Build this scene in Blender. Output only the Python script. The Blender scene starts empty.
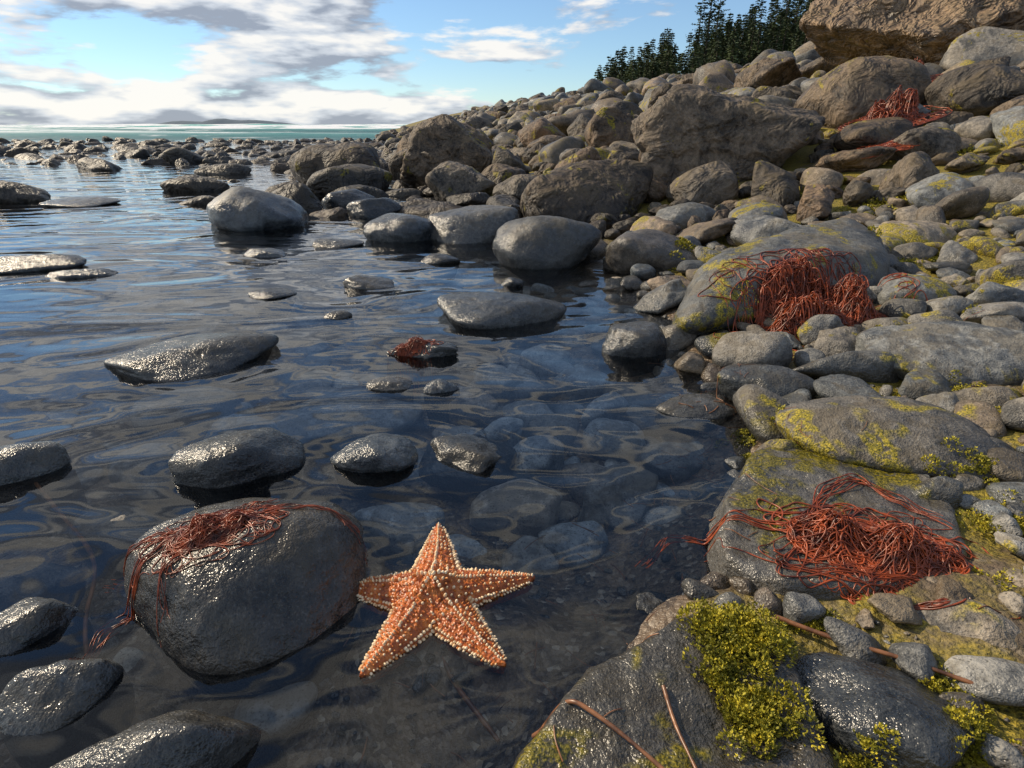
import bpy, bmesh, math, random, numpy as np
from mathutils import Vector
rng=np.random.default_rng(7); random.seed(7)
SC=bpy.context.scene; COL=SC.collection
try:
    SC.view_settings.view_transform='Standard'; SC.view_settings.look='None'; SC.view_settings.exposure=0
except Exception: pass
# ---------------- noise ----------------
_p=np.random.default_rng(3).permutation(256); PERM=np.concatenate([_p,_p,_p])
G=np.random.default_rng(4).normal(size=(256,3)); G/=np.linalg.norm(G,axis=1)[:,None]
def perlin(Pt,seed=0):
    Pt=np.asarray(Pt,float)+seed*17.137
    i=np.floor(Pt).astype(int); f=Pt-i; u=f*f*f*(f*(f*6-15)+10); i&=255
    def g(dx,dy,dz):
        h=PERM[(PERM[(PERM[(i[:,0]+dx)&255]+i[:,1]+dy)&255]+i[:,2]+dz)&255]
        return ((f-np.array([dx,dy,dz]))*G[h]).sum(1)
    def L(a,b,t): return a+(b-a)*t
    x0=L(L(g(0,0,0),g(1,0,0),u[:,0]),L(g(0,1,0),g(1,1,0),u[:,0]),u[:,1])
    x1=L(L(g(0,0,1),g(1,0,1),u[:,0]),L(g(0,1,1),g(1,1,1),u[:,0]),u[:,1])
    return L(x0,x1,u[:,2])*1.6
def fbm(Pt,oct=4,seed=0,ridge=False):
    s=0;a=1;Pt=np.asarray(Pt,float)
    for o in range(oct):
        n=perlin(Pt*2**o,seed+o*3)
        if ridge: n=.5-np.abs(n)
        s=s+a*n; a*=.5
    return s
def sstep(a,b,x):
    t=np.clip((x-a)/(b-a),0,1); return t*t*(3-2*t)
# ---------------- terrain ----------------
SY=[-50,.0,.37,.57,.63,.87,1.03,1.3,1.84,2.77,3.6,5.2,8.8,16,40,100,2000]
SX=[-.3,-.12,0,.13,.25,.38,.46,.48,.47,.45,.2,-.7,-1.6,-3.2,-9,-20,-300]
def terr(x,y):
    x=np.asarray(x,float);y=np.asarray(y,float)
    d=x-np.interp(y,SY,SX)
    dn=np.minimum(d,0)
    deep=-.085*(1-np.exp(dn/.15))-.02-.03*sstep(.5,4,-dn)-.05*sstep(3,20,-dn)-1.5*sstep(30,200,-dn)
    dd=np.clip(d,0,6.5)
    up=.03*np.tanh(dd/.1)-.02+.1*dd+.06*np.log(1+np.exp((dd-1.2)/.4))-.003
    z=np.where(d<0,deep,up)
    z=z+.07*np.exp(-(((x+.11)/.15)**2+((y-.585)/.14)**2)**2)*(d<0)
    hill=sstep(22,75,y)*np.clip((x-4)/30,0,1.6)*6.5
    z=z+hill*(d>0)+np.clip(x-14,0,60)*.05
    return z
def grid_axis(n,a,k,c=0):
    u=np.linspace(-1,1,n); return c+a*np.sinh(u*k)
def mesh_obj(name,V,Fc,mat=None,smooth=True,parent=None,link=True):
    me=bpy.data.meshes.new(name); 
    V=np.asarray(V,np.float32); Fc=np.asarray(Fc,np.int32)
    n=Fc.shape[1]
    me.vertices.add(len(V)); me.vertices.foreach_set('co',V.ravel())
    me.loops.add(Fc.size); me.loops.foreach_set('vertex_index',Fc.ravel())
    me.polygons.add(len(Fc)); me.polygons.foreach_set('loop_start',np.arange(0,Fc.size,n,dtype=np.int32))
    me.polygons.foreach_set('loop_total',np.full(len(Fc),n,np.int32))
    me.update(calc_edges=True)
    if smooth: me.polygons.foreach_set('use_smooth',np.ones(len(me.polygons),bool))
    if mat: me.materials.append(mat)
    ob=bpy.data.objects.new(name,me)
    if link: COL.objects.link(ob)
    if parent: ob.parent=parent
    return ob
def gridfaces(nx,ny):
    i=np.arange(nx-1)[None,:];j=np.arange(ny-1)[:,None]
    a=(j*nx+i).ravel(); return np.stack([a,a+1,a+nx+1,a+nx],1)
# ---------------- node helper ----------------
class NT:
    def __init__(s,tree): s.t=tree; s.n=tree.nodes; s.l=tree.links
    def new(s,typ,**kw):
        nd=s.n.new(typ)
        for k,v in kw.items(): setattr(nd,k,v)
        return nd
    def put(s,sock,v):
        if v is None: return
        if isinstance(v,bpy.types.NodeSocket): s.l.new(v,sock)
        else: sock.default_value=v
    def math(s,op,a,b=None,c=None,clamp=False):
        nd=s.new('ShaderNodeMath',operation=op,use_clamp=clamp); s.put(nd.inputs[0],a); s.put(nd.inputs[1],b)
        if c is not None: s.put(nd.inputs[2],c)
        return nd.outputs[0]
    def vmath(s,op,a,b=None,out=0):
        nd=s.new('ShaderNodeVectorMath',operation=op); s.put(nd.inputs[0],a)
        if b is not None: s.put(nd.inputs[1],b)
        return nd.outputs[out]
    def noise(s,vec,scale,detail=5,rough=.55,dist=0):
        nd=s.new('ShaderNodeTexNoise'); s.put(nd.inputs['Vector'],vec); nd.inputs['Scale'].default_value=scale
        nd.inputs['Detail'].default_value=detail; nd.inputs['Roughness'].default_value=rough; nd.inputs['Distortion'].default_value=dist
        return nd.outputs['Fac']
    def vor(s,vec,scale,feat='F1',out='Distance'):
        nd=s.new('ShaderNodeTexVoronoi',feature=feat); s.put(nd.inputs['Vector'],vec); nd.inputs['Scale'].default_value=scale
        return nd.outputs[out]
    def rng(s,v,a,b,c=0,d=1):
        nd=s.new('ShaderNodeMapRange',interpolation_type='SMOOTHSTEP'); s.put(nd.inputs[0],v)
        for i,q in enumerate((a,b,c,d)): s.put(nd.inputs[i+1],q)
        return nd.outputs[0]
    def mix(s,f,a,b,blend='MIX'):
        nd=s.new('ShaderNodeMix',data_type='RGBA',blend_type=blend); s.put(nd.inputs[0],f)
        for k,v in ((6,a),(7,b)):
            if isinstance(v,tuple) and len(v)==3: v=v+(1,)
            s.put(nd.inputs[k],v)
        return nd.outputs[2]
    def ramp(s,f,stops):
        nd=s.new('ShaderNodeValToRGB'); s.put(nd.inputs[0],f); e=nd.color_ramp.elements
        while len(e)<len(stops): e.new(.5)
        for q,(p,c) in zip(e,stops): q.position=p; q.color=tuple(c)+(1,) if len(c)==3 else c
        return nd.outputs[0]
    def bump(s,h,strength,dist,nrm=None):
        nd=s.new('ShaderNodeBump'); nd.inputs['Strength'].default_value=strength; nd.inputs['Distance'].default_value=dist
        s.put(nd.inputs['Height'],h); 
        if nrm is not None: s.put(nd.inputs['Normal'],nrm)
        return nd.outputs[0]
def newmat(name):
    m=bpy.data.materials.new(name); m.use_nodes=True; t=NT(m.node_tree); t.n.clear()
    o=t.new('ShaderNodeOutputMaterial'); return m,t,o
def principled(t,o,col,rough,nrm=None,spec=.5,**kw):
    b=t.new('ShaderNodeBsdfPrincipled'); t.put(b.inputs['Base Color'],col if not(isinstance(col,tuple) and len(col)==3) else col+(1,))
    t.put(b.inputs['Roughness'],rough); t.put(b.inputs['Specular IOR Level'],spec)
    if nrm is not None: t.put(b.inputs['Normal'],nrm)
    for k,v in kw.items(): t.put(b.inputs[k],v)
    t.l.new(b.outputs[0],o.inputs[0]); return b
def rock_mat(name,dark,light,moss=.0,warm=.5,wet0=.04,wet1=.12,fleck=.3,ridge=0,mossz=.03,bmp=.014,wetr=.42,wetd=.5,spec=.55):
    m,t,o=newmat(name)
    geo=t.new('ShaderNodeNewGeometry'); oi=t.new('ShaderNodeObjectInfo')
    pos=geo.outputs['Position']; sep=t.new('ShaderNodeSeparateXYZ'); t.l.new(pos,sep.inputs[0])
    nz=t.new('ShaderNodeSeparateXYZ'); t.l.new(geo.outputs['Normal'],nz.inputs[0])
    rnd=oi.outputs['Random']
    cmb=t.new('ShaderNodeCombineXYZ'); t.put(cmb.inputs[0],t.math('MULTIPLY',rnd,37.)); t.put(cmb.inputs[1],t.math('MULTIPLY',rnd,91.)); 
    vec=t.vmath('ADD',pos,cmb.outputs[0])
    n1=t.noise(vec,6,3,.65,.5); n2=t.noise(vec,42,4,.75); n3=t.noise(vec,260,1,.7)
    tone=t.math('ADD',t.math('MULTIPLY',n1,.6),t.math('MULTIPLY',n2,.4))
    col=t.ramp(tone,[(.38,dark),(.62,light)])
    hue=t.math('FRACT',t.math('MULTIPLY',rnd,13.7))
    tint=t.ramp(hue,[(0,(.80,.95,1.12)),(.3,(1,1,1)),(.5,(1.15,.95,.72)),(.62,(.72,.78,.86)),(.8,(1.3,1.02,.72)),(1,(1.25,.88,.6))])
    col=t.mix(warm,col,t.mix(1.,col,tint,'MULTIPLY'))
    br=t.math('ADD',t.math('MULTIPLY',t.math('FRACT',t.math('MULTIPLY',rnd,7.3)),1.),.45)
    bc=t.new('ShaderNodeCombineXYZ'); [t.put(bc.inputs[i],br) for i in range(3)]
    col=t.mix(1.,col,bc.outputs[0],'MULTIPLY')
    col=t.mix(t.rng(n3,.56,.75,0,fleck),col,(.36,.35,.32))
    col=t.mix(t.rng(n3,.44,.26,0,.7),col,(.012,.013,.015))
    f=t.math('MULTIPLY',t.rng(t.math('ADD',n1,t.math('MULTIPLY',n2,-.35)),.30,.42),t.rng(nz.outputs[2],-.1,.7))
    col=t.mix(t.math('MULTIPLY',f,.55),col,(.085,.062,.028))
    wl=t.math('ADD',sep.outputs[2],t.math('MULTIPLY',t.math('SUBTRACT',n1,.5),-.12))
    wet=t.rng(wl,wet0,wet1,1,0)
    if moss>0:
        pn=t.noise(pos,3.3,4,.72,.5)
        mz=t.math('MULTIPLY',t.rng(pn,.66-.2*moss,.71-.2*moss),t.rng(sep.outputs[2],mossz,mossz+.03))
        mz=t.math('MULTIPLY',mz,t.rng(n2,.40,.5))
        mcol=t.ramp(n3,[(.3,(.04,.04,.006)),(.5,(.22,.18,.012)),(.72,(.48,.36,.03))])
        col=t.mix(mz,col,mcol)
        wet=t.math('MAXIMUM',wet,t.math('MULTIPLY',t.rng(pn,.48,.41),.75))
    col=t.mix(wet,col,t.mix(1.,col,(wetd,wetd*1.04,wetd*1.08),'MULTIPLY'))
    rough=t.math('ADD',t.math('MULTIPLY',wet,-wetr),t.math('ADD',.58,t.math('MULTIPLY',n2,.22)))
    h=t.math('ADD',n2,t.math('MULTIPLY',n3,.22))
    nr=t.bump(h,.6,bmp)
    if ridge: nr=t.bump(n1,1.,.12*ridge,nr)
    principled(t,o,col,rough,nr,spec)
    return m
M_pool=rock_mat('wet_pool_stone',(.024,.028,.032),(.175,.175,.165),0,.5,.10,.24,.25,bmp=.010,wetr=.45)
M_sub=rock_mat('submerged_pool_stone',(.09,.10,.105),(.48,.48,.45),0,.5,-2,-1.9,.25,bmp=.008,wetr=0)
M_beach=rock_mat('beach_stone',(.042,.044,.045),(.31,.295,.26),.5,.8,.03,.07,.35)
M_mossy=rock_mat('mossy_stone',(.042,.047,.051),(.25,.245,.22),.62,.3,.05,.14,.35)
M_bould=rock_mat('dark_boulder_stone',(.018,.015,.012),(.23,.18,.13),.3,.5,.08,.3,.3,ridge=.7,mossz=.08,wetr=.2,wetd=.42,spec=.35)
M_cliff=rock_mat('cliff_stone',(.055,.036,.023),(.42,.28,.16),.1,.3,-1,-.5,.2,ridge=2.2)
def ground_mat():
    m,t,o=newmat('gravel_sand')
    geo=t.new('ShaderNodeNewGeometry'); pos=geo.outputs['Position']
    sep=t.new('ShaderNodeSeparateXYZ'); t.l.new(pos,sep.inputs[0])
    n=t.noise(pos,14,4,.65); n2=t.noise(pos,160,2,.7)
    col=t.ramp(n,[(.35,(.06,.042,.027)),(.55,(.19,.125,.07)),(.7,(.32,.215,.12))])
    v=t.new('ShaderNodeTexVoronoi'); t.l.new(pos,v.inputs['Vector']); v.inputs['Scale'].default_value=120
    hs=t.new('ShaderNodeSeparateColor'); t.l.new(v.outputs['Color'],hs.inputs[0])
    peb=t.ramp(hs.outputs[0],[(0,(.03,.023,.018)),(.5,(.13,.095,.062)),(.85,(.24,.18,.12)),(1,(.5,.42,.32))])
    col=t.mix(t.rng(n,.4,.6,.85,.3),col,peb)
    col=t.mix(t.rng(sep.outputs[2],-.01,.02,0,.5),col,(.05,.04,.028))
    mo=t.math('MULTIPLY',t.rng(t.noise(pos,2.3,5,.7),.38,.52),t.rng(sep.outputs[2],.015,.05))
    mcol=t.ramp(n2,[(.3,(.03,.03,.006)),(.5,(.18,.145,.015)),(.7,(.38,.28,.03))])
    col=t.mix(mo,col,mcol)
    col=t.mix(t.rng(sep.outputs[2],1.6,2.2),col,(.06,.055,.028))
    h=t.math('ADD',t.math('MULTIPLY',v.outputs['Distance'],-.6),n2)
    principled(t,o,col,t.rng(sep.outputs[2],.0,.08,.35,.8),t.bump(h,.8,.006))
    return m
gx=grid_axis(600,.25,9.6,.1); gy=grid_axis(600,.25,9.6,.9)
X,Y=np.meshgrid(gx,gy); xs,ys=X.ravel(),Y.ravel()
Z=terr(xs,ys); Pn=np.stack([xs,ys,0*xs],1)
near=np.exp(-(xs**2+ys**2)/80)
Z=Z+near*(.012*fbm(Pn*6,4,1)+.003*fbm(Pn*45,2,5))
beach=mesh_obj('beach_ground',np.stack([xs,ys,Z],1),gridfaces(600,600),ground_mat())
# ---------------- rocks ----------------
def ico(sub):
    bm=bmesh.new(); bmesh.ops.create_icosphere(bm,subdivisions=sub,radius=1)
    V=np.array([v.co[:] for v in bm.verts]); V/=np.linalg.norm(V,axis=1)[:,None]
    Fc=np.array([[v.index for v in f.verts] for f in bm.faces]); bm.free(); return V,Fc
ICO={s:ico(s) for s in (3,4,5,6,7)}
def rock_geo(a,b,c,seed,kind='round',sub=5,low=1.):
    D,Fc=ICO[sub]; r=np.random.default_rng(seed)
    npn,k,sp_,amp={'round':(12,5,.16,.035),'mid':(13,9,.22,.05),'ang':(15,24,.32,.1)}[kind]
    i=np.arange(npn)+.5; ph=np.arccos(1-2*i/npn); th=math.pi*(1+5**.5)*i+r.uniform(0,6)
    N=np.stack([np.cos(th)*np.sin(ph),np.sin(th)*np.sin(ph),np.cos(ph)],1)+r.normal(0,.22,(npn,3)); N/=np.linalg.norm(N,axis=1)[:,None]
    p=1+r.uniform(-sp_,sp_,npn)
    s=(np.maximum(D@N.T/p,1e-4)**k).sum(1)**(1/k); R=1/s
    Vt=D*R[:,None]
    sh=r.uniform(-50,50,3)
    Vt=Vt*(1+amp*fbm(D*1.3+sh,3,seed%7)[:,None])
    if kind=='ang':
        Vt=Vt*(1+.09*fbm(D*2.5+sh,6,2,True)[:,None])
    Vt-= (Vt.max(0)+Vt.min(0))/2; Vt/=np.abs(Vt).max(0)
    Vt=Vt*np.array([a,b,c])
    m=min(a,b,c*1.5)
    Vt+= D*(fbm(Vt/m*1.6+sh,4,5)*m*.04+ (fbm(Vt*40+sh,3,9)*.0013))[:,None]
    Vt[:,2]=np.where(Vt[:,2]<0,Vt[:,2]*low,Vt[:,2])
    return Vt,Fc
HERO=[]; HOB=[]
def rot2(V,ax,ay,az):
    cx,sx,cy,sy,cz,sz=math.cos(ax),math.sin(ax),math.cos(ay),math.sin(ay),math.cos(az),math.sin(az)
    Rx=np.array([[1,0,0],[0,cx,-sx],[0,sx,cx]]);Ry=np.array([[cy,0,sy],[0,1,0],[-sy,0,cy]]);Rz=np.array([[cz,-sz,0],[sz,cz,0],[0,0,1]])
    return V@(Rz@Ry@Rx).T
def hero(name,x,y,z,a,b,c,mat,kind='round',rot=0,tx=0,ty=0,seed=None,sub=5):
    g=float(terr(x,y)); low=max(1.,(z-g+.03)/c)
    V,Fc=rock_geo(a,b,c,seed,kind,sub,low)
    V=rot2(V,math.radians(tx),math.radians(ty),math.radians(rot))
    ob=mesh_obj(name,V,Fc,mat); ob.location=(x,y,z)
    HERO.append((x,y,z,max(a,b),math.radians(rot),a,b)); HOB.append((ob,x,y,max(a,b)*1.3)); return ob
P_,Bc,Ms,Bd=M_pool,M_beach,M_mossy,M_bould
pool=[(-.375,.635,.0,.172,.15,.102,'round',-15),(-.531,.945,.0,.125,.085,.065,'mid',10),(-.273,.966,.0,.087,.06,.042,'round',0),
(-.902,1.488,.0,.228,.16,.055,'mid',8),(-.949,.919,.01,.09,.057,.04,'round',20),(-.036,1.9,.01,.228,.16,.062,'round',0),(.352,1.562,.01,.095,.076,.07,'mid',0),
(.162,2.76,.05,.258,.19,.165,'round',0),(.62,2.55,.05,.2,.16,.13,'round',0),(-1.70,3.86,.05,.35,.28,.20,'mid',-10),(-1.98,6.95,.08,.6,.5,.34,'round',-12),
(-1.6,5.95,.05,.41,.32,.2,'round',10),(-.583,2.307,.0,.11,.08,.035,'mid',0),(-.93,2.15,.0,.09,.07,.02,'round',0),(-.226,3.38,.05,.27,.2,.13,'mid',0),(-.64,3.38,.03,.22,.17,.1,'round',20),
(-4.4,5.2,.02,.36,.28,.14,'round',0),(-3.55,4.9,.0,.27,.2,.05,'mid',0),(-2.25,2.62,.0,.27,.16,.055,'mid',5),(-1.89,2.47,.0,.15,.06,.025,'mid',10),(-3.2,6.1,.02,.32,.22,.12,'round',0),
(-5.85,10.8,.05,.38,.3,.2,'round',0),(-3.9,8.2,.02,.34,.25,.11,'round',0),(-.65,.545,-.005,.075,.055,.035,'mid',30),(-.515,.445,.0,.06,.045,.035,'round',40),(-.363,.365,.01,.115,.05,.05,'mid',22),
(-.258,1.54,.0,.105,.05,.032,'ang',0),(-.31,1.31,.0,.06,.035,.017,'mid',0),(-.175,1.29,.0,.045,.03,.022,'round',0),(-.6,1.88,.0,.05,.035,.018,'round',0),(0,2.3,.0,.05,.035,.03,'round',0),
(-1.25,2.9,.0,.12,.07,.03,'mid',0),(-.95,3.15,.0,.14,.08,.03,'mid',0),(-.35,2.75,.0,.1,.07,.035,'round',0),
(-1.35,4.9,.02,.22,.16,.1,'mid',0),(-1.0,4.3,.02,.2,.15,.1,'mid',20),(-2.6,5.0,.0,.2,.14,.06,'mid',0),(-2.5,8.6,.05,.45,.3,.2,'mid',0),(-1.2,8.0,.1,.4,.3,.3,'mid',0),(-3.2,10.,.05,.5,.3,.22,'mid',10)]
for i,(x,y,z,a,b,c,k,r) in enumerate(pool):
    hero('pool_rock',x,y,z,a,b,c,P_ if y<5 else Bd,k,r,seed=100+i,sub=6 if i==0 else 5)
sub=[(-.087,.985,-.02,.103,.085,.045,'ang'),(.207,.9,-.045,.09,.07,.04,'ang'),(.054,1.04,-.05,.07,.055,.04,'mid'),(.24,1.13,-.045,.074,.055,.035,'round'),(.194,1.44,-.045,.076,.06,.035,'round'),(.064,1.37,-.05,.064,.05,.035,'round'),
(-.042,1.46,-.05,.077,.06,.04,'mid'),(.43,1.19,-.02,.095,.07,.04,'mid'),(-.42,1.24,-.05,.2,.13,.045,'round'),(-.11,1.31,-.045,.077,.055,.035,'round'),(.006,.88,-.055,.085,.06,.04,'mid'),(.044,1.24,-.05,.074,.05,.035,'round'),
(-.21,.84,-.06,.085,.06,.04,'mid'),(.1,1.62,-.045,.077,.05,.035,'round'),(-.83,1.28,-.05,.13,.08,.04,'mid'),(-.3,.5,-.075,.05,.06,.03,'round'),(.234,1.27,-.045,.08,.04,.03,'round'),(.33,1.02,-.04,.07,.06,.035,'mid'),(.11,.79,-.07,.06,.05,.03,'round'),
(-.54,.74,-.05,.08,.05,.03,'round'),(-.7,.80,-.04,.1,.055,.04,'round'),(-.75,1.0,-.045,.1,.06,.04,'mid'),(-.72,.66,-.03,.06,.04,.03,'mid'),(-.6,1.12,-.05,.12,.08,.045,'mid'),(.3,1.34,-.045,.07,.05,.03,'round'),(-.12,1.12,-.05,.06,.045,.03,'round'),(.15,.98,-.055,.05,.04,.03,'round'),(-.02,1.16,-.055,.05,.04,.03,'mid'),(-.35,.83,-.06,.06,.04,.03,'mid'),(.1,1.18,-.05,.06,.045,.03,'round'),(.03,.76,-.075,.05,.035,.025,'round'),(.33,1.2,-.045,.06,.045,.03,'round'),(.13,1.5,-.05,.06,.04,.03,'round')]
for i,(x,y,z,a,b,c,k) in enumerate(sub): hero('submerged_stone',x,y,z,a,b,c,P_ if z>-.03 else M_sub,k,rng.uniform(-40,40),seed=200+i)
land=[('boulder',-.64,6.46,.28,.56,.42,.42,Bd,'ang',-10),('boulder',.5,3.8,.16,.45,.32,.24,Bd,'mid',10),('boulder',1.57,4.35,.43,.68,.5,.42,Bd,'ang',18),
('flat_boulder',.93,1.95,.1,.56,.25,.16,Ms,'mid',33),('beach_rock',.98,3.28,.12,.18,.13,.09,Ms,'round',0),
('flat_stone',.71,.927,.065,.2,.12,.06,Bc,'round',-14),('beach_rock',.595,1.22,.04,.112,.075,.045,Ms,'mid',-10),('beach_rock',.80,1.26,.07,.13,.05,.05,Ms,'mid',-12),('flat_stone',1.1,1.27,.08,.25,.15,.08,Ms,'mid',-12),
('beach_rock',.555,.465,.045,.09,.06,.045,Bc,'mid',-20),('shiny_rock',.375,.395,.05,.085,.07,.05,P_,'mid',-35),('beach_rock',1.25,1.72,.12,.12,.09,.06,Bc,'round',0),('beach_rock',1.35,1.5,.12,.12,.08,.05,Bc,'mid',0),
('beach_rock',1.67,2.36,.16,.16,.12,.08,Bc,'round',0),('beach_rock',.6,1.5,.03,.085,.06,.04,Ms,'round',0),('beach_rock',.68,.76,.055,.05,.04,.035,Ms,'mid',0),('beach_rock',1.01,1.07,.07,.075,.05,.035,Bc,'round',0),('beach_rock',.8,.74,.06,.045,.04,.03,Ms,'round',0),
('beach_rock',.495,.345,.04,.03,.03,.025,Bc,'round',0),('beach_rock',1.39,8.0,.6,.27,.25,.27,Bd,'mid',0),('beach_rock',.64,5.35,.25,.27,.2,.17,Bd,'mid',0),('boulder',3.17,7.9,1.05,.4,.3,.3,Bd,'ang',0),('boulder',2.0,7.8,.8,.34,.25,.26,Bd,'ang',0),
('beach_rock',.92,5.36,.28,.25,.2,.17,Bd,'ang',20),('boulder',.43,8.2,.45,.34,.25,.24,Bd,'mid',0),('beach_rock',2.13,3.48,.28,.16,.12,.09,Bc,'round',0),('beach_rock',2.5,4.53,.42,.17,.13,.1,Bc,'round',0),('beach_rock',1.26,2.98,.16,.15,.12,.08,Ms,'round',0),
('beach_rock',.86,.885,.055,.055,.045,.035,Bc,'round',0),('boulder',-.1,5.3,.12,.24,.2,.17,Bd,'mid',0),('boulder',.1,4.6,.1,.25,.2,.15,Bd,'mid',0),('boulder',1.1,6.4,.5,.36,.3,.26,Bd,'ang',30),('boulder',2.6,6.2,.72,.35,.3,.22,Bd,'ang',0)]
for i,(n,x,y,z,a,b,c,m,k,r) in enumerate(land): hero(n,x,y,z,a,b,c,m,k,r,seed=300+i,ty=-8 if n=='flat_boulder' else 0,sub=6 if n in('flat_boulder','flat_stone') or (n=='boulder' and a>.4) else 5)
hero('cliff_outcrop',4.3,6.6,1.5,1.35,1.0,.9,M_cliff,'ang',12,seed=402,sub=7)
hero('cliff_outcrop',6.3,7.6,2.1,1.6,1.2,1.2,M_cliff,'ang',-12,seed=405,sub=6)
def slab(name,poly,ztop,thick,mat,seed,tilt=(0,0)):
    poly=np.array(poly); C=poly.mean(0); D,Fc=ICO[7]
    ext=np.abs(poly-C).max(0); S=np.array([ext[0],ext[1],thick])
    D2=D*S; D2/=np.linalg.norm(D2,axis=1)[:,None]
    N=[];p=[]; n=len(poly)
    area=sum(poly[i][0]*poly[(i+1)%n][1]-poly[(i+1)%n][0]*poly[i][1] for i in range(n))
    for i in range(n):
        e=poly[(i+1)%n]-poly[i]; nn=np.array([e[1],-e[0]])*(1 if area>0 else -1); nn/=np.linalg.norm(nn)
        d=(poly[i]-C)@nn; v=np.array([nn[0],nn[1],.3]); l=np.linalg.norm(v); N.append(v/l); p.append(max(d,.02)/l)
    t=np.array([tilt[0],tilt[1],1.]);t/=np.linalg.norm(t); N.append(t);p.append(thick); N.append([0,0,-1]);p.append(thick)
    N=np.array(N);p=np.array(p); k=22
    s=(np.maximum(D2@N.T/p,1e-4)**k).sum(1)**(1/k); V=D2/s[:,None]
    V[:,:2]+=.007*np.stack([fbm(V*12,4,seed),fbm(V*12,4,seed+9)],1)
    V[:,2]+=.008*fbm(V*9+seed,4,seed)+.002*fbm(V*50,4,seed+1)
    ob=mesh_obj(name,V,Fc,mat); ob.location=(C[0],C[1],ztop-thick)
    HERO.append((C[0],C[1],0,ext.max(),0,ext[0],ext[1])); HOB.append((ob,C[0],C[1],ext.max()*1.5)); return ob
slab('rock_slab',[(-.12,.15),(-.05,.303),(.075,.462),(.212,.54),(.30,.55),(.34,.46),(.33,.30),(.30,.12)],.07,.09,Ms,1,(.03,-.02))
slab('rock_slab',[(.333,.784),(.45,.93),(.60,.92),(.73,.79),(.65,.60),(.519,.53),(.33,.55),(.275,.62)],.062,.07,Ms,2,(-.04,.03))
bpy.context.view_layer.update()
def surf(x,y):
    z=float(terr(x,y)); dn=Vector((0,0,-1))
    for ob,ox,oy,r in HOB:
        if abs(x-ox)<r and abs(y-oy)<r:
            ok,loc,n,_=ob.ray_cast(Vector((x-ox,y-oy,3)),dn)
            if ok: z=max(z,loc.z+ob.location.z)
    return z
# ---------------- instanced stones ----------------
def library(name,kinds,mat,sub,seed0,flat=(.45,.8)):
    c=bpy.data.collections.new(name)
    for i,k in enumerate(kinds):
        r=np.random.default_rng(seed0+i); b=r.uniform(.65,.95); cc=r.uniform(*flat)
        V,Fc=rock_geo(1,b,cc,seed0+i,k,sub); ob=mesh_obj('stone_form',V,Fc,mat,link=False); c.objects.link(ob)
    return c
def scatter(name,pts,rot,scl,idx,coll,parent=None):
    me=bpy.data.meshes.new(name); me.vertices.add(len(pts)); me.vertices.foreach_set('co',np.asarray(pts,np.float32).ravel())
    for nm,ty,val,key in (('rot','FLOAT_VECTOR',rot,'vector'),('scl','FLOAT_VECTOR',scl,'vector'),('idx','INT',idx,'value')):
        at=me.attributes.new(nm,ty,'POINT'); at.data.foreach_set(key,np.asarray(val,np.int32 if ty=='INT' else np.float32).ravel())
    ob=bpy.data.objects.new(name,me); COL.objects.link(ob)
    ng=bpy.data.node_groups.new(name+'_gn','GeometryNodeTree')
    ng.interface.new_socket('Geometry',in_out='INPUT',socket_type='NodeSocketGeometry'); ng.interface.new_socket('Geometry',in_out='OUTPUT',socket_type='NodeSocketGeometry')
    n=ng.nodes; l=ng.links; gi=n.new('NodeGroupInput'); go=n.new('NodeGroupOutput'); ip=n.new('GeometryNodeInstanceOnPoints')
    ci=n.new('GeometryNodeCollectionInfo'); ci.inputs['Collection'].default_value=coll; ci.inputs['Separate Children'].default_value=True; ci.inputs['Reset Children'].default_value=True
    def na(nm,ty):
        q=n.new('GeometryNodeInputNamedAttribute'); q.data_type=ty; q.inputs['Name'].default_value=nm; return q.outputs['Attribute']
    e=n.new('FunctionNodeEulerToRotation'); l.new(na('rot','FLOAT_VECTOR'),e.inputs[0])
    l.new(gi.outputs[0],ip.inputs['Points']); l.new(ci.outputs[0],ip.inputs['Instance']); ip.inputs['Pick Instance'].default_value=True
    l.new(na('idx','INT'),ip.inputs['Instance Index']); l.new(e.outputs[0],ip.inputs['Rotation']); l.new(na('scl','FLOAT_VECTOR'),ip.inputs['Scale'])
    l.new(ip.outputs[0],go.inputs[0]); md=ob.modifiers.new('scatter','NODES'); md.node_group=ng; return ob
cell={}
CS=.35
def clear(x,y,r,f=.85):
    for hx,hy,hz,m,rt,a,b in HERO:
        dx,dy=x-hx,y-hy
        if abs(dx)<m+r and abs(dy)<m+r:
            c_,s_=math.cos(-rt),math.sin(-rt); u=(dx*c_-dy*s_)/(a+r*.6); v=(dx*s_+dy*c_)/(b+r*.6)
            if u*u+v*v<f: return False
    cx,cy=int(x//CS),int(y//CS); k=int((r+.6)/CS)+1
    for i in range(cx-k,cx+k+1):
        for j in range(cy-k,cy+k+1):
            for (px,py,pr) in cell.get((i,j),()):
                if (px-x)**2+(py-y)**2<(f*(pr+r))**2: return False
    return True
def place(N,sampler,radius,f):
    out=[]
    for _ in range(N):
        x,y=sampler(); r=radius(x,y)
        if r<=0: continue
        if clear(x,y,r,f):
            cell.setdefault((int(x//CS),int(y//CS)),[]).append((x,y,r)); out.append((x,y,r))
    return out
U=random.uniform
shore=lambda y: float(np.interp(y,SY,SX))
def beach_s(y0,y1,dmax):
    def f():
        y=y0*(y1/y0)**random.random() if y0>0 else U(y0,y1)
        return shore(y)+dmax*random.random()**.8*min(1,.25+y/6),y
    return f
st=[]
for rr,N,f in ((.34,700,.8),(.24,1800,.78),(.16,4500,.74),(.10,9000,.72)):
    st+=place(N,beach_s(2.6,32,15),lambda x,y,rr=rr: rr*U(.75,1.25)*(1 if y>4 else .55),f)
st+=place(9000,beach_s(.9,6,7),lambda x,y: U(.045,.09),.72)
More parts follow.
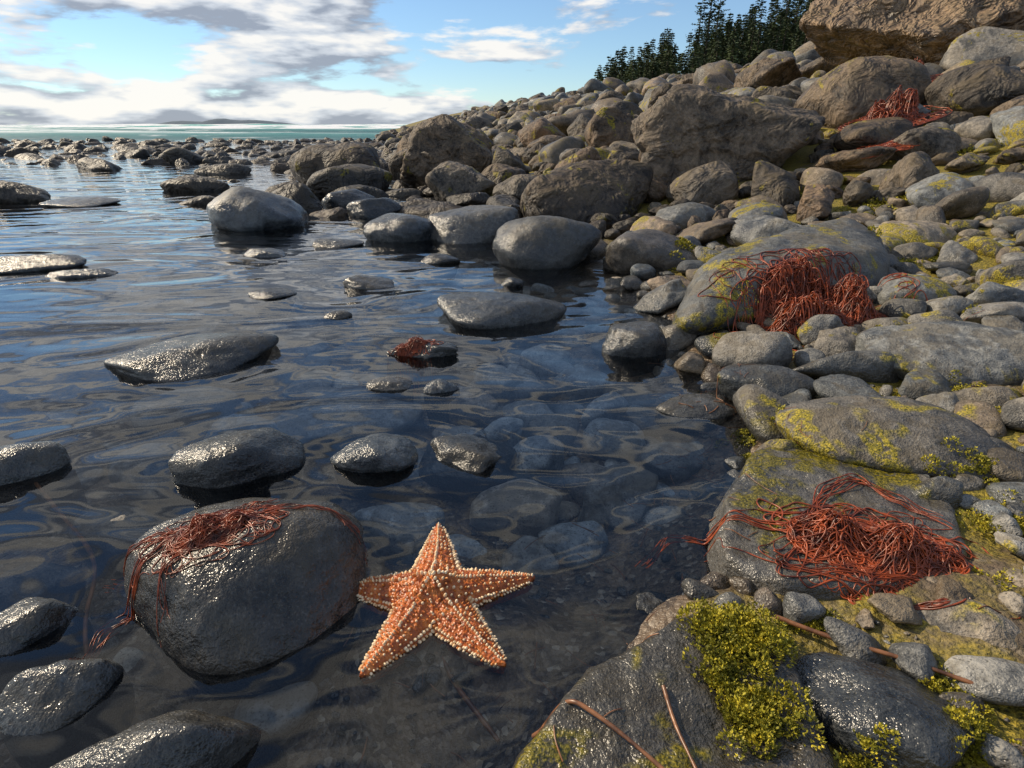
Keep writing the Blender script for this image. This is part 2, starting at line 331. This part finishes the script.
st+=place(6000,beach_s(.15,3,4),lambda x,y: U(.018,.045),.7)
def near_s(): return U(.33,1.0),U(.15,.9)
st+=place(1500,near_s,lambda x,y: U(.02,.05),.72)
def sea_s():
    y=4.2*(27/4.2)**random.random(); return shore(y)-random.random()**1.5*y*1.15+.1,y
def sea_r(x,y):
    d=shore(y)-x
    dens=.95 if d<1.2+.06*y else (.9 if 10<y<24 else .10)
    if random.random()>dens: return 0
    return U(.10,.36) if y>9 or d<1.5 else U(.06,.16)
sw=place(9000,sea_s,sea_r,.72)
L_b=library('stone_forms_beach',['round','mid','round','mid','round','ang','mid','round','ang','mid'],M_beach,4,500)
L_d=library('stone_forms_dark',['mid','ang','mid','ang','round','mid','ang','mid'],M_bould,4,520,(.5,.85))
L_p=library('stone_forms_pool',['round','mid','round','mid','round'],M_sub,4,540,(.4,.7))
def emit(name,lst,coll,nk,zoff,tilt=.25,flat=1.,zmin=None):
    if not lst: return
    A=np.array(lst); n=len(A); z=terr(A[:,0],A[:,1])
    if zmin is not None: z=np.maximum(z,zmin)
    scl=np.stack([A[:,2]*rng.uniform(.9,1.25,n),A[:,2]*rng.uniform(.85,1.1,n),A[:,2]*rng.uniform(.7,1.1,n)*flat],1)
    pts=np.stack([A[:,0],A[:,1],z+zoff*scl[:,2]],1)
    rot=np.stack([rng.normal(0,tilt,n),rng.normal(0,tilt,n),rng.uniform(0,6.28,n)],1)
    return scatter(name,pts,rot,scl,rng.integers(0,nk,n),coll)
dark=[];lightst=[]
for s in st:
    x,y,r=s; d=x-shore(y)
    (dark if (y>3.0 and random.random()<(.8 if d<2.5 else .35)) else lightst).append(s)
emit('beach_stones',lightst,L_b,10,.25)
emit('shore_boulders',dark,L_d,8,.3)
emit('tidal_rocks',sw,L_d,8,.2,.12,.85,zmin=-.11)
def pool_s():
    y=U(.45,4.5); return shore(y)-abs(random.gauss(0,.8))*(.4+y*.25)-.02,y
def pool_r(x,y):
    if y<.8 and x>-.33: return 0
    return U(.025,.07)
ps=place(2200,pool_s,pool_r,.8)
emit('pool_floor_stones',ps,L_p,5,.15,.15,.65)
pg=[]
for _ in range(5600):
    y=U(.2,2.0); x=shore(y)+U(-1.0,.8)
    r=.0025+.012*random.random()**4
    if clear(x,y,r,.8): pg.append((x,y,r))
emit('pebbles',pg,L_b,10,.4)
# ---------------- water ----------------
def water():
    m,t,o=newmat('water')
    geo=t.new('ShaderNodeNewGeometry'); pos=geo.outputs['Position']
    mp=t.new('ShaderNodeMapping'); t.l.new(pos,mp.inputs[0]); mp.inputs['Scale'].default_value=(.75,1.35,1); mp.inputs['Rotation'].default_value=(0,0,.45)
    a=t.noise(mp.outputs[0],2.0,1.5,.4,1.1); b=t.noise(mp.outputs[0],8,1,.4,.5)
    h=t.math('ADD',a,t.math('MULTIPLY',b,.11))
    # slow rings spreading from the rocks that break the surface
    for (cx,cy,r,sx) in ((-.38,.62,.17,.8),(-.53,.94,.13,.8),(-.9,1.49,.23,.75),(-.04,1.9,.23,.75),(-.11,.6,.10,1.),(-.27,.97,.09,.75),(-.58,2.3,.1,.8)):
        q=t.vmath('SUBTRACT',pos,(cx,cy,0)); q=t.vmath('MULTIPLY',q,(sx,1.,0)); d=t.math('SUBTRACT',t.vmath('LENGTH',q,out=1),r*.75)
        d=t.math('ADD',d,t.math('MULTIPLY',a,.10))
        e=t.math('EXPONENT',t.math('MULTIPLY',t.math('MAXIMUM',d,0.),-8.)); h=t.math('ADD',h,t.math('MULTIPLY',t.math('MULTIPLY',t.math('SINE',t.math('MULTIPLY',d,70.)),e),.04))
    nr=t.bump(h,1.,.025)
    fr=t.new('ShaderNodeFresnel'); fr.inputs['IOR'].default_value=1.42; t.l.new(nr,fr.inputs['Normal'])
    g=t.new('ShaderNodeBsdfGlossy'); g.inputs['Roughness'].default_value=.02; g.inputs['Color'].default_value=(1,1,1,1); t.l.new(nr,g.inputs['Normal'])
    tr=t.new('ShaderNodeBsdfTransparent'); tr.inputs['Color'].default_value=(.89,.94,.97,1)
    mx=t.new('ShaderNodeMixShader'); t.l.new(fr.outputs[0],mx.inputs[0]); t.l.new(tr.outputs[0],mx.inputs[1]); t.l.new(g.outputs[0],mx.inputs[2])
    t.l.new(mx.outputs[0],o.inputs[0]); return m
wx=np.linspace(-120,40,30); wy=np.linspace(-15,26,30); X,Y=np.meshgrid(wx,wy)
mesh_obj('tide_pool_water',np.stack([X.ravel(),Y.ravel(),0*X.ravel()],1),gridfaces(30,30),water())
def seam():
    m,t,o=newmat('sea_water')
    geo=t.new('ShaderNodeNewGeometry'); pos=geo.outputs['Position']; sep=t.new('ShaderNodeSeparateXYZ'); t.l.new(pos,sep.inputs[0])
    mp=t.new('ShaderNodeMapping'); t.l.new(pos,mp.inputs[0]); mp.inputs['Scale'].default_value=(.2,1,1)
    n=t.noise(mp.outputs[0],1.3,4,.6); f=t.noise(mp.outputs[0],.7,5,.7)
    col=t.ramp(sep.outputs[2],[(0,(.03,.12,.125)),(.2,(.045,.23,.22)),(.5,(.12,.42,.37))])
    foam=t.math('MULTIPLY',t.rng(f,.40,.50),t.rng(sep.outputs[2],.12,.30)); foam=t.math('MAXIMUM',foam,t.math('MULTIPLY',t.rng(f,.58,.64),.85))
    col=t.mix(foam,col,(.8,.82,.84)); principled(t,o,col,t.rng(foam,0,1,.45,.8),t.bump(n,1,.25),.12); return m
wx=np.linspace(-1,1,300); wx=np.sinh(wx*3)*400; wy=26+np.concatenate([np.linspace(0,280,480),280+np.geomspace(2,6000,60)])
X,Y=np.meshgrid(wx,wy); x,y=X.ravel(),Y.ravel(); Pq=np.stack([x*.02,y*.02,0*x],1)
ph=y*.22+x*.015+3*perlin(Pq*.7,3); amp=.62*sstep(27,42,y)*(1-sstep(500,1500,y))*(.3+.9*np.clip(.5+perlin(np.stack([x*.03,y*.05,0*x],1),8),0,1.5))
zz=amp*np.maximum(0,np.sin(ph))**3+.05*perlin(np.stack([x*.3,y*.6,0*x],1),5)*sstep(27,40,y)
mesh_obj('sea',np.stack([x,y,zz],1),gridfaces(300,540),seam())
xx=np.linspace(-1000,-560,90); prof=14*np.clip(1-((xx+790)/210)**2,0,1)**.8*(1+.35*perlin(np.stack([xx*.02,0*xx,0*xx],1),2))
rows=[];
for k,(dy,s) in enumerate(((0,0),(25,.7),(60,1.),(120,.6),(160,0))): rows.append(np.stack([xx,1650+dy+0*xx,-1+prof*s+.8*perlin(np.stack([xx*.06,dy+0*xx,0*xx],1),1)*(s>0)],1))
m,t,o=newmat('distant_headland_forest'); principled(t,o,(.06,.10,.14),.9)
mesh_obj('distant_headland',np.concatenate(rows),gridfaces(90,5),m)
# ---------------- starfish ----------------
def starfish():
    C=np.array([-.11,.6]); tips=np.array([(-.117,.755),(.028,.641),(-.014,.488),(-.176,.474),(-.244,.622)])
    root=bpy.data.objects.new('starfish',None); COL.objects.link(root)
    d=tips-C; Ls=np.linalg.norm(d,axis=1); an=np.arctan2(d[:,1],d[:,0]); bend=[.06,-.1,.08,-.07,.1]
    W0=.042; T0=.006
    def field(x,y):
        hs=[]
        for i in range(5):
            r=np.hypot(x,y); ph=np.arctan2(y,x)-an[i]-bend[i]*(r/Ls[i]-.6); ph=(ph+math.pi)%(2*math.pi)-math.pi
            u=r*np.cos(ph)/Ls[i]; v=r*np.sin(ph); w=np.where(u<0,.038,(W0*(1-np.clip(u,0,1))**.85+T0)); 
            w=w*np.sqrt(np.clip((1.03-u)/.06,0,1)); q=np.abs(v)/np.maximum(w,1e-5)
            h=(.036*(1-np.clip(u,0,1)*.72))*np.clip(1-q**1.7,0,1)**.6; h=np.where((q>=1)|(u<-.15)|(u>1.03),0,h); hs.append(h)
        hs=np.array(hs); k=6.; return (hs**k).sum(0)**(1/k)
    nphi=480; nr=46; R=[]
    phs=np.linspace(0,2*math.pi,nphi,endpoint=False); rr=np.linspace(.01,.17,420)
    for p in phs:
        h=field(rr*math.cos(p),rr*math.sin(p)); k=np.where(h>0)[0]; R.append(rr[k[-1]] if len(k) else .02)
    R=np.array(R); K=np.array([.25,.5,.25]); 
    Rs=np.convolve(np.concatenate([R[-2:],R,R[:2]]),K,'same')[2:-2]; R=np.where(R<.07,Rs,R)
    ss=1-(1-np.linspace(0,1,nr))**1.7
    verts=[(0,0,field(np.array([0.]),np.array([0.]))[0])]
    for s in ss[1:]:
        x=np.cos(phs)*R*s; y=np.sin(phs)*R*s; h=field(x,y)*(1+.12*fbm(np.stack([x*120,y*120,0*x],1),2))
        verts+=list(zip(x,y,h))
    x=np.cos(phs)*R*.97; y=np.sin(phs)*R*.97; verts+=list(zip(x,y,0*x-.012))
    n=nphi; quads=[]
    for k in range(nr-1):
        a=1+k*n
        for j in range(n): quads.append((a+j,a+n+j,a+n+(j+1)%n,a+(j+1)%n))
    for j in range(n): quads.append((0,0,1+j,1+(j+1)%n))
    me=bpy.data.meshes.new('body'); fs=[q if q[0]!=q[1] else (q[1],q[2],q[3]) for q in quads]
    me.from_pydata([tuple(map(float,v)) for v in verts],[],fs); 
    for p in me.polygons: p.use_smooth=True
    m,t,o=newmat('starfish_skin'); geo=t.new('ShaderNodeNewGeometry'); pos=geo.outputs['Position']
    nn=t.noise(pos,60,5,.7); col=t.ramp(nn,[(.3,(.12,.020,.004)),(.5,(.42,.095,.014)),(.7,(.72,.24,.05))])
    vv=t.vor(pos,260); principled(t,o,col,.35,t.bump(vv,.8,.002)); me.materials.append(m)
    ob=bpy.data.objects.new('body',me); COL.objects.link(ob); ob.parent=root
    sv={0:[],1:[]};sf={0:[],1:[]}
    def spine(x,y,rad,ht,mi):
        e=.0015; h=float(field(np.array([x]),np.array([y]))[0])
        if h<=.0005: return
        hx=float(field(np.array([x+e]),np.array([y]))[0]-field(np.array([x-e]),np.array([y]))[0])/(2*e); hy=float(field(np.array([x]),np.array([y+e]))[0]-field(np.array([x]),np.array([y-e]))[0])/(2*e)
        nrm=Vector((-np.clip(hx,-2,2),-np.clip(hy,-2,2),1)).normalized(); q=nrm.to_track_quat('Z','Y'); b0=len(sv[mi]); S=7
        for rr_,zz_ in ((1,-.3),(.95,.25),(.7,.75),(.3,1.)):
            for j in range(S):
                a=j*2*math.pi/S; p=q@Vector((math.cos(a)*rad*rr_,math.sin(a)*rad*rr_,zz_*ht)); sv[mi].append((x+p.x,y+p.y,h+p.z))
        for k in range(3):
            for j in range(S): sf[mi].append((b0+k*S+j,b0+k*S+(j+1)%S,b0+(k+1)*S+(j+1)%S,b0+(k+1)*S+j))
        sf[mi].append(tuple(b0+3*S+j for j in range(S)))
    for i in range(5):
        for qi,qv in enumerate((-.97,-.86,-.66,-.45,-.22,.22,.45,.66,.86,.97,0)):
            u=.0+.008*qi%.03
            while u<1.0:
                w=W0*(1-u)**.85+T0; v=qv*w*.98; edge=abs(qv)>.8
                rad=(.0030 if edge else (.0028 if qv==0 else .0023))*(1-.42*u)*U(.75,1.15)
                r=math.hypot(u*Ls[i],v); lp=math.atan2(v,u*Ls[i]); ph=lp+an[i]+bend[i]*(r/Ls[i]-.6)
                x,y=r*math.cos(ph)+U(-.0006,.0006),r*math.sin(ph)+U(-.0006,.0006)
                dens=w/W0
                if not(abs(qv) in(.22,.66) and dens<.4) and abs(lp)<math.radians(37):
                    cross=(int(u*Ls[i]/.0036-abs(qv)*2.2)%3==0)
                    cream= edge or qv==0 or cross
                    if cream or random.random()<.5: spine(x,y,rad*(1 if cream else .7),rad*U(1.2,2.),0 if cream and random.random()<.95 else 1)
                u+=(.0056*(1-.35*u))/Ls[i]*U(.85,1.2)
    for mi,(nm,c1,c2) in enumerate((('cream_spines',(.72,.46,.22),(.92,.76,.52)),('orange_spines',(.50,.14,.026),(.75,.30,.08)))):
        me=bpy.data.meshes.new(nm); me.from_pydata([tuple(map(float,v)) for v in sv[mi]],[],sf[mi])
        for p in me.polygons: p.use_smooth=True
        m,t,o=newmat(nm); geo=t.new('ShaderNodeNewGeometry'); principled(t,o,t.ramp(t.noise(geo.outputs['Position'],90,2),[(.35,c1),(.65,c2)]),.35); me.materials.append(m)
        ob=bpy.data.objects.new(nm,me); COL.objects.link(ob); ob.parent=root
    root.location=(C[0],C[1],-.005)
starfish()
# ---------------- seaweed ----------------
def weed_mat(name,c1,c2):
    m,t,o=newmat(name); geo=t.new('ShaderNodeNewGeometry'); n=t.noise(geo.outputs['Position'],45,3,.6)
    principled(t,o,t.ramp(n,[(.32,c1),(.66,c2)]),.34); return m
M_weed=weed_mat('red_seaweed',(.045,.008,.003),(.36,.07,.018))
M_wood=weed_mat('wet_driftwood',(.06,.026,.014),(.30,.13,.055))
def curve_obj(name,splines,rad,mat,parent=None,res=1):
    cu=bpy.data.curves.new(name,'CURVE'); cu.dimensions='3D'; cu.bevel_depth=rad; cu.bevel_resolution=res; cu.use_fill_caps=True
    for pts,rs in splines:
        s=cu.splines.new('NURBS'); s.points.add(len(pts)-1)
        for i,p in enumerate(pts): s.points[i].co=(p[0],p[1],p[2],1); s.points[i].radius=rs[i]
        s.order_u=3; s.use_endpoint_u=True; s.resolution_u=3
    cu.materials.append(mat); ob=bpy.data.objects.new(name,cu); COL.objects.link(ob)
    if parent: ob.parent=parent
    return ob
def weed(x,y,rx,ry,h,n,rad,rot=0,trail=.12,seglen=.012,steps=26,curl=.5,sf=surf):
    sp=[]; cr,sr=math.cos(rot),math.sin(rot); cache={}
    def sz(px,py):
        k=(round(px/.006),round(py/.006))
        if k not in cache:
            e=rx*.12; lump=.35+1.1*max(0.,.5+float(perlin(np.array([[px/(rx*.45),py/(rx*.45),1.]]),6)[0])); s0=sf(px,py)
            cache[k]=(max(s0,(s0+sf(px+e,py)+sf(px-e,py)+sf(px,py+e)+sf(px,py-e))/5),lump)
        return cache[k]
    for i in range(n):
        th=U(0,6.283); q=math.sqrt(random.random())*.9; lx,ly=q*math.cos(th)*rx,q*math.sin(th)*ry
        px,py=x+lx*cr-ly*sr,y+lx*sr+ly*cr; hd=U(0,6.283); out=random.random()<trail; dh=random.gauss(0,curl*.5)
        lay=U(.05,1.); pts=[];rs=[]; N=int(steps*U(.6,1.2)*(1.2 if out else 1)); wv=U(.5,1.2); tk=U(.5,1.2)
        for k in range(N):
            dx,dy=px-x,py-y; ux,uy=(dx*cr+dy*sr)/rx,(-dx*sr+dy*cr)/ry; e=math.hypot(ux,uy); z0,lump=sz(px,py)
            z=z0+rad+max(0,1-e*e)*h*lump*lay*(1+.35*math.sin(k*wv+i))
            pts.append((px,py,z)); rs.append(tk*U(.85,1.1)*(1-.7*(k/N)**4))
            dh=dh*.85+random.gauss(0,curl*.45); hd+=dh
            if e>(1.7 if out else .8):
                tgt=math.atan2(y-py,x-px); df=(tgt-hd+math.pi)%(2*math.pi)-math.pi; hd+=df*.4
            px+=math.cos(hd)*seglen; py+=math.sin(hd)*seglen
        sp.append((pts,rs))
    return sp
def strand(path,n=1,jit=.006,rad=1.,lift=.003,sf=surf):
    out=[]
    for _ in range(n):
        P=np.array(path,float)+np.random.default_rng(random.randint(0,9999)).normal(0,jit,(len(path),2)); tt=np.linspace(0,len(P)-1,len(P)*7)
        xs_=np.interp(tt,range(len(P)),P[:,0]); ys_=np.interp(tt,range(len(P)),P[:,1])
        for _k in range(2): xs_[1:-1]=(xs_[:-2]+xs_[1:-1]+xs_[2:])/3; ys_[1:-1]=(ys_[:-2]+ys_[1:-1]+ys_[2:])/3
        xs_+=.003*np.sin(tt*4+U(0,6)); ys_+=.003*np.cos(tt*3.3+U(0,6)); tk=U(.6,1.)
        out.append(([(a,b,max(sf(a,b),-.004)+lift+.002*math.sin(k)) for k,(a,b) in enumerate(zip(xs_,ys_))],[tk*rad*(1-.6*(k/len(tt))**2) for k in range(len(tt))]))
    return out
curve_obj('red_seaweed_clump',weed(.90,1.615,.215,.125,.11,640,.0018,.2,.2,.015,32,.55)+strand([(1.0,1.58),(1.12,1.53),(1.22,1.48)],8,.012),.0018,M_weed)
curve_obj('red_seaweed_clump',weed(.50,.625,.130,.056,.032,280,.0012,-.35,.25,.010,30,.6)+strand([(.42,.66),(.33,.70),(.25,.73),(.20,.66)],6,.006)+strand([(.44,.68),(.50,.76),(.57,.80),(.60,.74),(.63,.68)],8,.010)+strand([(.40,.64),(.36,.60),(.45,.57),(.55,.56),(.63,.58)],9,.012),.0012,M_weed)
curve_obj('red_seaweed_clump',weed(-.415,.625,.058,.036,.016,200,.0009,.35,.3,.007,22,.45)+strand([(-.38,.64),(-.33,.68),(-.27,.685),(-.225,.66)],7,.006)+strand([(-.45,.62),(-.49,.58),(-.53,.54),(-.52,.48)],8,.008)+strand([(-.45,.63),(-.51,.62),(-.58,.615)],7,.007)+strand([(-.40,.65),(-.395,.70),(-.36,.72)],5,.006)+strand([(-.42,.61),(-.45,.56),(-.44,.52)],5,.008),.0009,M_weed)
curve_obj('red_seaweed_clump',weed(-.29,1.535,.056,.035,.020,120,.0010,0,.35,.008,20,.5),.0010,M_weed)
flat=lambda x,y: float(terr(x,y))+.10
curve_obj('red_seaweed_clump',weed(2.6,4.3,.19,.14,.15,240,.004,0,.2,.03,22,.5,sf=flat),.004,M_weed)
curve_obj('red_seaweed_clump',weed(3.2,5.2,.15,.12,.13,140,.004,0,.2,.03,20,.5,sf=flat),.004,M_weed)
curve_obj('red_seaweed_clump',weed(2.3,3.75,.14,.06,.02,90,.003,0,.2,.03,18,.5,sf=flat),.003,M_weed)
curve_obj('red_seaweed_clump',weed(3.5,4.2,.2,.08,.03,90,.003,0,.2,.03,20,.5,sf=flat),.003,M_weed)
def stick(name,path,r,sf=surf,lift=.004):
    P=np.array(path,float); tt=np.linspace(0,len(P)-1,24); x_=np.interp(tt,range(len(P)),P[:,0]);y_=np.interp(tt,range(len(P)),P[:,1])
    for _k in range(4): x_[1:-1]=(x_[:-2]+x_[1:-1]+x_[2:])/3; y_[1:-1]=(y_[:-2]+y_[1:-1]+y_[2:])/3
    z=np.array([sf(a,b) for a,b in zip(x_,y_)]); z=np.maximum(z,np.convolve(np.pad(z,3,'edge'),np.ones(7)/7,'valid'))
    z=np.convolve(np.pad(z,2,'edge'),np.ones(5)/5,'valid')
    curve_obj(name,[([(a,b,c+r+lift) for a,b,c in zip(x_,y_,z)],[1-.35*k/24+U(-.12,.12) for k in range(24)])],r,M_wood,res=4)
stick('driftwood_stick',[(.023,.396),(.055,.388),(.09,.362),(.14,.31),(.17,.27)],.0026,lift=.003)
stick('driftwood_stick',[(.155,.402),(.158,.36),(.168,.30)],.0022,lift=.002)
stick('driftwood_stick',[(.325,.518),(.38,.475),(.43,.445),(.51,.38),(.56,.33)],.003,lift=.010)
stick('sunken_stick',[(-.105,.55),(-.07,.48),(-.015,.41)],.004,sf=lambda x,y:-.03)
stick('kelp_stalk',[(-.90,.90),(-.78,.80),(-.66,.71),(-.61,.64),(-.59,.58),(-.53,.50),(-.49,.46)],.0035,sf=lambda x,y:-.02)
# scraps of twig and dead weed caught along the pool edge
deb=[]
for _ in range(190):
    y=U(.36,1.5); x=shore(y)+random.gauss(-.04,.09) if y<.95 else shore(y)+random.gauss(0,.06); a=U(0,6.28); L=U(.008,.04)*(1.6 if random.random()<.15 else 1); c_=U(-.4,.4); pts=[]
    for k in range(5):
        px=x+math.cos(a+c_*k/4)*L*k/4; py=y+math.sin(a+c_*k/4)*L*k/4; pts.append((px,py,max(surf(px,py),-.003)+.0012))
    deb.append((pts,[U(.5,1.3)]*5))
curve_obj('twig_debris',deb,.0008,M_wood)
# ---------------- moss ----------------
m,t,o=newmat('yellow_green_moss'); geo=t.new('ShaderNodeNewGeometry'); 
col=t.ramp(t.noise(geo.outputs['Position'],60,3,.6),[(.3,(.05,.06,.006)),(.5,(.28,.25,.015)),(.7,(.64,.52,.04))])
principled(t,o,col,.6); M_moss=m
def moss(name,blobs,leaf=.0045):
    V=[];Fs=[]
    for (x,y,rx,ry,h,n) in blobs:
        bumps=[(x+random.gauss(0,.5)*rx,y+random.gauss(0,.5)*ry,U(.16,.4)*min(rx,ry)*1.3) for _ in range(int(10+n/120))]
        for _ in range(n):
            bx,by,br=random.choice(bumps); th=U(0,6.283);ph=math.acos(U(.0,1)); nx,ny,nz=math.sin(ph)*math.cos(th),math.sin(ph)*math.sin(th),math.cos(ph)
            px,py=bx+nx*br,by+ny*br; s0=surf(bx,by); z=max(surf(px,py),s0-.01)+ h*nz*(br/(.4*min(rx,ry)))*U(.5,1.05)
            for k in range(3):
                a=U(0,6.283); d=Vector((nx+.8*math.cos(a),ny+.8*math.sin(a),nz+.3)).normalized(); s=d.cross(Vector((U(-1,1),U(-1,1),U(-1,1)))).normalized(); L=leaf*U(.6,1.4); p0=Vector((px,py,z)); i0=len(V)
                V.extend([p0,p0+d*L*.5+s*L*.24,p0+d*L,p0+d*L*.5-s*L*.24]); Fs.append((i0,i0+1,i0+2,i0+3))
    return mesh_obj(name,[tuple(v) for v in V],Fs,M_moss,smooth=False)
moss('moss_clump',[(.255,.462,.045,.05,.024,5200),(.245,.375,.035,.03,.02,2600),(.22,.415,.02,.03,.012,900)],.0038)
moss('moss_clump',[(.45,.345,.035,.03,.012,1300),(.33,.34,.02,.02,.01,500),(.36,.52,.05,.02,.008,700),(.46,.41,.03,.02,.01,600)],.0035)
moss('moss_patch',[(.75,.68,.06,.05,.012,1500),(.78,.80,.08,.03,.012,1200),(.5,1.05,.06,.03,.012,1100),(.95,1.42,.1,.03,.015,1300),(.68,1.1,.05,.03,.012,1100),(.47,.97,.03,.02,.006,700),(.9,1.12,.08,.03,.012,1000),(.63,.56,.04,.03,.01,700),(.72,1.62,.05,.05,.01,500),(.83,.62,.05,.04,.012,900),(1.15,1.5,.08,.04,.015,800),(.95,1.0,.06,.03,.01,700)],.004)
moss('moss_patch',[(.85,2.5,.2,.1,.02,1600),(.6,2.95,.12,.08,.02,900),(1.5,2.1,.15,.08,.02,1300),(1.9,3.0,.2,.15,.03,1400),(1.3,2.5,.2,.1,.02,1200),(.35,3.3,.15,.06,.02,500),(2.6,3.6,.25,.12,.03,900),(3.2,4.6,.3,.15,.03,900),(2.3,2.9,.2,.1,.03,900),(1.6,3.5,.2,.1,.03,800)],.009)
# ---------------- trees ----------------
def leafm(name,a,b_):
    m,t,o=newmat(name); geo=t.new('ShaderNodeNewGeometry'); principled(t,o,t.ramp(t.noise(geo.outputs['Position'],1.4,2),[(.35,a),(.65,b_)]),.8); return m
M_leaf=leafm('conifer_needles',(.03,.05,.022),(.11,.145,.055)); M_bark=leafm('conifer_bark',(.04,.028,.02),(.09,.065,.05))
def conifer(x,y,z,h,r,seed,dens=1.,sparse=False):
    q=random.Random(seed); V=[];F_=[];TV=[];TF=[]
    S=7
    for k in range(7):
        f=k/6; rad=h*.014*(1-f)+.01
        for j in range(S): TV.append((x+math.cos(j*6.283/S)*rad+.006*h*math.sin(f*3+seed),y+math.sin(j*6.283/S)*rad,z+f*h))
    for k in range(6):
        for j in range(S): TF.append((k*S+j,k*S+(j+1)%S,(k+1)*S+(j+1)%S,(k+1)*S+j))
    tiers=int(h*(3.6 if not sparse else 3.)*dens)+7; lo=.3 if sparse else .1
    for k in range(tiers):
        f=lo+(1-lo)*(k/tiers)**.95; L0=r*(1-f)**.8+.05
        if sparse: L0=r*(.3+.7*math.sin(min(1,(1-f)*1.7)*1.57))*q.uniform(.4,1.2)
        nb=q.randint(4,8)
        for b in range(nb):
            if q.random()<.15: continue
            a=q.uniform(0,6.283); L=L0*q.uniform(.55,1.2); dr=-.28 if not sparse else .1; ns=max(3,int(L*5))
            for s in range(ns):
                u=(s+.5)/ns; cx,cy,cz=x+math.cos(a)*L*u,y+math.sin(a)*L*u,z+f*h+dr*L*u*u
                for _ in range(4):
                    w=(.16*min(r,.8)*q.uniform(.5,1.3)*(1.2-u*.6)+.03); aa=a+q.uniform(-1.2,1.2); dx,dy,dz=math.cos(aa)*w,math.sin(aa)*w,q.uniform(-.55,.25)*w
                    i0=len(V); ox,oy,oz=-dy*.4,dx*.4,q.uniform(-.3,.3)*w
                    V.extend([(cx-ox*.3,cy-oy*.3,cz),(cx+dx*.6+ox,cy+dy*.6+oy,cz+dz*.6+oz),(cx+dx*1.4,cy+dy*1.4,cz+dz*1.4),(cx+dx*.6-ox,cy+dy*.6-oy,cz+dz*.6-oz)]); F_.append((i0,i0+1,i0+2,i0+3))
    return V,F_,TV,TF
def join(lst):
    V=[];F_=[]
    for v,f in lst:
        o_=len(V); V.extend(v); F_.extend([tuple(i+o_ for i in q) for q in f])
    return V,F_
fl=[];ft=[]
rr=random.Random(5)
for i in range(500):
    y=rr.uniform(46,80); tt=rr.random(); x=y*(.145+.66*tt)+rr.uniform(-1,1); h=rr.uniform(1.9,4.4)*(y/62)*(1.1+.75*tt)
    a,b,c,d=conifer(x,y,float(terr(x,y))-.2,h,h*.24,i,.85); fl.append((a,b)); ft.append((c,d))
root=bpy.data.objects.new('pine_forest',None); COL.objects.link(root)
v,f=join(fl); mesh_obj('needles',v,f,M_leaf,False,root); v,f=join(ft); mesh_obj('trunks',v,f,M_bark,True,root)
for i,(x,y,h) in enumerate(((15.8,56,7.0),(16.6,56,8.6),(17.6,57,8.0))):
    a,b,c,d=conifer(x,y,float(terr(x,y))-.2,h,1.15,900+i,.9,True); root=bpy.data.objects.new('pine_tree',None); COL.objects.link(root)
    mesh_obj('needles',a,b,M_leaf,False,root); mesh_obj('trunk',c,d,M_bark,True,root)
# ---------------- sky, sun, camera ----------------
SUN_EL=math.radians(34); az=math.radians(-63)
sd=Vector((math.sin(az)*math.cos(SUN_EL),math.cos(az)*math.cos(SUN_EL),math.sin(SUN_EL)))
w=bpy.data.worlds.new('World'); SC.world=w; w.use_nodes=True; t=NT(w.node_tree); t.n.clear(); o=t.new('ShaderNodeOutputWorld')
sky=t.new('ShaderNodeTexSky',sky_type='NISHITA'); sky.sun_disc=False; sky.sun_elevation=SUN_EL; sky.sun_rotation=az; sky.air_density=1.; sky.dust_density=.0; sky.ozone_density=3
tc=t.new('ShaderNodeTexCoord'); g=tc.outputs['Generated']; sep=t.new('ShaderNodeSeparateXYZ'); t.l.new(g,sep.inputs[0])
mp=t.new('ShaderNodeMapping'); t.l.new(g,mp.inputs[0]); mp.inputs['Scale'].default_value=(1,1,4.0); mp.inputs['Location'].default_value=(.35,.2,.1)
p=mp.outputs[0]; p2=t.vmath('ADD',p,(-.02,0.,.09))
n1=t.noise(p,4.0,7,.56,.1); n2=t.noise(p2,4.0,4,.56,.1)
lowb=t.rng(sep.outputs[2],.0,.075,.12,0); hi=t.rng(sep.outputs[2],.2,.5,0,.03); lf=t.rng(sep.outputs[0],.3,-.5,-.04,.07)
dn=t.math('ADD',t.math('ADD',n1,lowb),t.math('ADD',lf,hi))
mask=t.rng(dn,.525,.60)
lit=t.math('ADD',t.math('MULTIPLY',t.math('SUBTRACT',n1,n2),6.),.48,clamp=True)
cc=t.ramp(lit,[(.1,(.34,.38,.46)),(.5,(.68,.72,.78)),(.9,(1.,.97,.92))])
scol=t.mix(.10,t.mix(1.,sky.outputs[0],(.82,.96,1.08),'MULTIPLY'),(5.2,6,6.6))
b1=t.new('ShaderNodeBackground'); t.l.new(scol,b1.inputs[0]); b1.inputs[1].default_value=.125
b2=t.new('ShaderNodeBackground'); t.l.new(cc,b2.inputs[0]); b2.inputs[1].default_value=1.
mx=t.new('ShaderNodeMixShader'); t.put(mx.inputs[0],t.math('MULTIPLY',mask,.94)); t.l.new(b1.outputs[0],mx.inputs[1]); t.l.new(b2.outputs[0],mx.inputs[2]); t.l.new(mx.outputs[0],o.inputs[0])
sl=bpy.data.lights.new('sun','SUN'); sl.energy=5.; sl.angle=math.radians(.6); sl.color=(1,.84,.62); so=bpy.data.objects.new('sun',sl); COL.objects.link(so)
so.rotation_euler=sd.to_track_quat('Z','Y').to_euler(); so.location=sd*20
cam=bpy.data.cameras.new('camera'); cam.lens=20; cam.sensor_width=36; cam.clip_start=.02; cam.clip_end=9000
co=bpy.data.objects.new('camera',cam); COL.objects.link(co); co.location=(0,0,.6); co.rotation_euler=(math.radians(65.5),0,0); SC.camera=co
